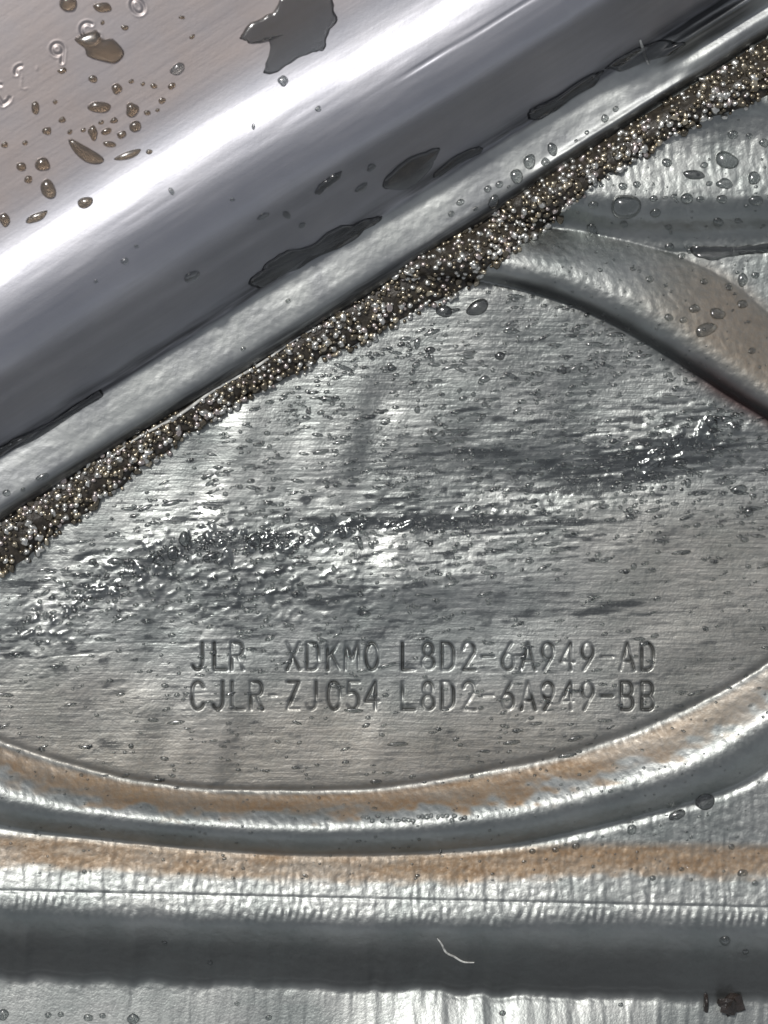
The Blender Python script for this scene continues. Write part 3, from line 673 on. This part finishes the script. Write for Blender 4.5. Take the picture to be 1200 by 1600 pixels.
for cx, cy, r in [(1015, 436, 6), (1045, 496, 7), (1160, 475, 8), (1100, 440, 6), (1140, 450, 5), (1175, 548, 6), (1068, 500, 6), (990, 420, 4), (1138, 446, 5), (1040, 446, 4), (938, 422, 4), (1180, 430, 6)]:
    drop(cx, cy, r * 1.1, r * .85, rng.uniform(-20, 20), 'small drop on or beside the upper arm of the curved bead', 'small drops on the curved bead')
for cx, cy, rx, ry, ang in [(730, 553, 16, 4, 5), (795, 470, 6, 4, 40), (757, 592, 8, 6, 0), (612, 575, 7, 5, 0), (650, 570, 7, 5, 20), (878, 578, 8, 6, 0), (912, 577, 9, 6, 0), (930, 538, 15, 4, 0), (800, 588, 14, 4, -25), (644, 582, 5, 4, 0),
                    (675, 560, 4, 5, 0), (718, 610, 4, 4, 0), (740, 616, 4, 4, 0), (690, 616, 5, 4, 0), (757, 632, 5, 4, 0), (808, 642, 9, 4, 40), (885, 560, 4, 4, 0), (680, 595, 12, 3, 5), (652, 640, 5, 6, 0), (710, 673, 24, 3, 3), (667, 695, 28, 3, 5),
                    (890, 616, 7, 4, 0), (1045, 585, 5, 4, 0), (1155, 765, 13, 8, 20), (1170, 800, 7, 8, 0), (990, 885, 5, 6, 0), (750, 810, 6, 8, 0), (520, 808, 6, 6, 0), (535, 833, 8, 8, 0), (562, 848, 5, 10, 10), (580, 852, 4, 7, 30), (447, 810, 6, 9, 0),
                    (397, 845, 12, 12, 0), (420, 855, 10, 8, 30), (330, 870, 14, 8, 20), (288, 842, 10, 12, 0), (248, 876, 9, 9, 0), (223, 890, 7, 7, 0), (270, 865, 9, 12, 0), (180, 877, 15, 6, 0), (145, 878, 7, 6, 0), (107, 912, 7, 6, 0), (140, 940, 9, 6, 0), (190, 920, 12, 5, 0),
                    (1112, 660, 9, 13, 30), (1135, 655, 9, 6, 0), (1120, 703, 12, 6, 10), (1055, 690, 8, 6, 0), (1045, 663, 8, 4, 0), (1150, 668, 9, 6, 10), (998, 729, 5, 5, 0), (991, 732, 4, 4, 0), (1075, 755, 5, 8, 0), (960, 690, 9, 4, 0), (985, 697, 8, 5, -30), (1063, 722, 12, 5, 5), (1040, 716, 8, 5, 0)]:
    drop(cx, cy, rx, ry, ang, 'little water drop lying on the oval field', 'little drops on the oval field', amp=.1, h=min(rx, ry) * .7)
for i in range(22):
    cx = 575 + i * 7.2 + rng.uniform(-2, 2); drop(cx, 1279 + rng.uniform(-5, 4), rng.uniform(3, 5), rng.uniform(3, 4.6), 0, 'tiny bright drop in the row along the crown of the lower curved bead', 'row of drops on the lower curved bead')
for cx, cy, r in [(75, 1586, 5), (95, 1585, 5), (138, 1590, 7), (160, 1587, 5), (420, 1590, 5), (785, 1583, 5), (370, 1568, 4), (970, 1570, 4), (1165, 1487, 5), (257, 1473, 4), (328, 1504, 4), (132, 1362, 4), (55, 1300, 4), (1065, 1358, 4), (832, 1330, 5), (868, 1328, 5), (1143, 1323, 5), (1020, 1372, 5), (1160, 1364, 7), (900, 1322, 6), (1180, 1380, 5), (905, 1210, 3), (1133, 1470, 8)]:
    drop(cx, cy, r * 1.1, r * .9, 0, 'small drop along the horizontal ridge or the strip below it', 'small drops near the horizontal ridge')

# ------------------------------------------------------------------ films of water
def film(pts, h, lab, mat=M_FILM, power=.28):
    p = spline(pts, 9, True); c = p.mean(0); SEEDN[0] += 1; k_ = np.arange(len(p))
    nrm = np.roll(p, -1, 0) - np.roll(p, 1, 0); nrm = np.stack([nrm[:, 1], -nrm[:, 0]], 1) / (np.hypot(nrm[:, 0], nrm[:, 1])[:, None] + 1e-6)
    p = p + nrm * 1.9 * (5.0 * vn(k_ * 1., k_ * 0. + 7.5, 4.3, 1, SEEDN[0]) + 2.4 * vn(k_ * 1., k_ * 0. + .5, 1.7, 1, SEEDN[0] + 50))[:, None] * np.clip(np.hypot(*(p - c).T) / 60, .4, 1)[:, None]; return blob('water_film', c[0], c[1], p, h, mat, rings=8, power=power, label=lab, category='water film')
film([(374, 57), (388, 68), (402, 66), (414, 58), (422, 74), (411, 116), (440, 110), (480, 86), (504, 76), (518, 50), (526, 14), (512, -14), (446, -12), (426, 18), (398, 32)], 4, 'flat grey patch of water with ragged outline on the plateau near the top edge')
film([(598, 292), (618, 262), (645, 244), (686, 231), (680, 252), (655, 282), (632, 296)], 5, 'dark teardrop shaped film on the steep side above the flange')
film([(678, 275), (705, 248), (735, 232), (752, 230), (745, 240), (712, 256), (690, 272)], 4, 'narrow dark film at the foot, right of the teardrop shaped one')
film([(826, 180), (838, 166), (880, 143), (925, 114), (944, 110), (925, 132), (885, 158), (845, 186)], 6, 'long dark lens of water with raised rim at the foot of the shell')
film([(944, 108), (962, 92), (1005, 72), (1040, 60), (1070, 66), (1050, 84), (1010, 96), (975, 108)], 5, 'dark ragged pool with white glints near the upper right corner')
film([(388, 446), (402, 424), (440, 396), (478, 386), (520, 360), (560, 348), (590, 334), (598, 340), (560, 368), (500, 400), (440, 432), (405, 448)], 4, 'long wrinkled dark film along the foot in the middle of the shell')
film([(492, 300), (500, 288), (520, 272), (535, 268), (528, 280), (508, 294), (496, 304)], 4, 'small dark film with one bright glint on the steep side')
film([(-20, 712), (0, 700), (60, 668), (110, 640), (150, 612), (158, 620), (110, 652), (40, 694), (0, 712)], 3, 'thin dark film along the foot at the left end of the shell')
film([(1080, 390), (1100, 384), (1150, 383), (1210, 380), (1210, 392), (1150, 399), (1105, 405), (1088, 402)], 6, 'dark flat puddle at the root of the upper right bead')

# ------------------------------------------------------------------ fibre and grit
def tube(name, pts, r, mat, **props):
    p = spline(pts, 6); z = surf(p[:, 0], p[:, 1]) + r * .8; n = len(p); m_ = 8; V_ = []
    for i in range(n):
        d = p[min(i + 1, n - 1)] - p[max(i - 1, 0)]; d = d / np.hypot(*d); rr = r * (0.5 + 0.5 * math.sin(math.pi * (i + .5) / n)) 
        for k_ in range(m_):
            a = 2 * math.pi * k_ / m_; V_.append((p[i, 0] - d[1] * rr * math.cos(a), p[i, 1] + d[0] * rr * math.cos(a), z[i] + rr * math.sin(a)))
    V_ = np.array(V_); F = [(i * m_ + k_, i * m_ + (k_ + 1) % m_, (i + 1) * m_ + (k_ + 1) % m_, (i + 1) * m_ + k_) for i in range(n - 1) for k_ in range(m_)]
    return link(name, mesh_from(name, P3(V_[:, 0], V_[:, 1], V_[:, 2]), F), mat, **props)
M_FIB = mat_simple('pale_fibre', (.7, .7, .66), .5); M_GRIT = mat_simple('dark_grit', (.03, .022, .018), .3, 0, .8, .5)
tube('fibre', [(683, 1466), (690, 1475), (697, 1488), (710, 1495), (724, 1503), (741, 1504)], 1.8, M_FIB, label='short pale curled fibre lying on the dark side of the horizontal ridge', category='fibre')
tube('fibre', [(1000, 62), (1004, 75), (1008, 88), (1014, 101)], 2.6, M_FIB, label='short white fibre standing out of the dark pool near the upper right corner', category='fibre')
def grit(cx, cy, r, lab, sx=1.0, sy=1.0):
    v = IV * np.array([r * sx, r * sy, r * .7]) * (1 + .22 * rng.normal(size=(len(IV), 1))); z = float(surf(cx, cy)) + r * .4
    org = P3(np.array(float(cx)), np.array(float(cy)), np.array(z)); p = P3(cx + v[:, 0], cy + v[:, 1], z + v[:, 2]) - org
    o = link('grit', mesh_from('grit', p, IF[:, ::-1], False), M_GRIT, label=lab, category='grit'); o.location = org
grit(1142, 1572, 19, 'dark brown crumb of grit at the foot of the ridge near the bottom right corner', 1, .8)
grit(1103, 1566, 12, 'slim black crumb of grit left of the larger brown crumb', .35, 1.3)

rim_pts = [xy_of(s_, -696 - 2 * math.sin(s_ / 23.0)) for s_ in range(-230, 165, 12)]
_z = surf
surf_saved = surf
def surf(x, y): return panel(x, y) + 17
rim = tube('pale_rim', rim_pts, 2.6, M_FIB); rim.parent = seam
surf = surf_saved

# ------------------------------------------------------------------ dark sheet below, out of view, added so steep slopes reflect dark
gm_ = mat_simple('unseen_dark_sheet', (.05, .05, .05), .9, 0, .3)
g = mesh_from('unseen_ground', [(-60, -60, -.05), (60, -60, -.05), (60, 60, -.05), (-60, 60, -.05)], [(0, 1, 2, 3)], False)
link('unseen_ground', g, gm_, kind='structure')
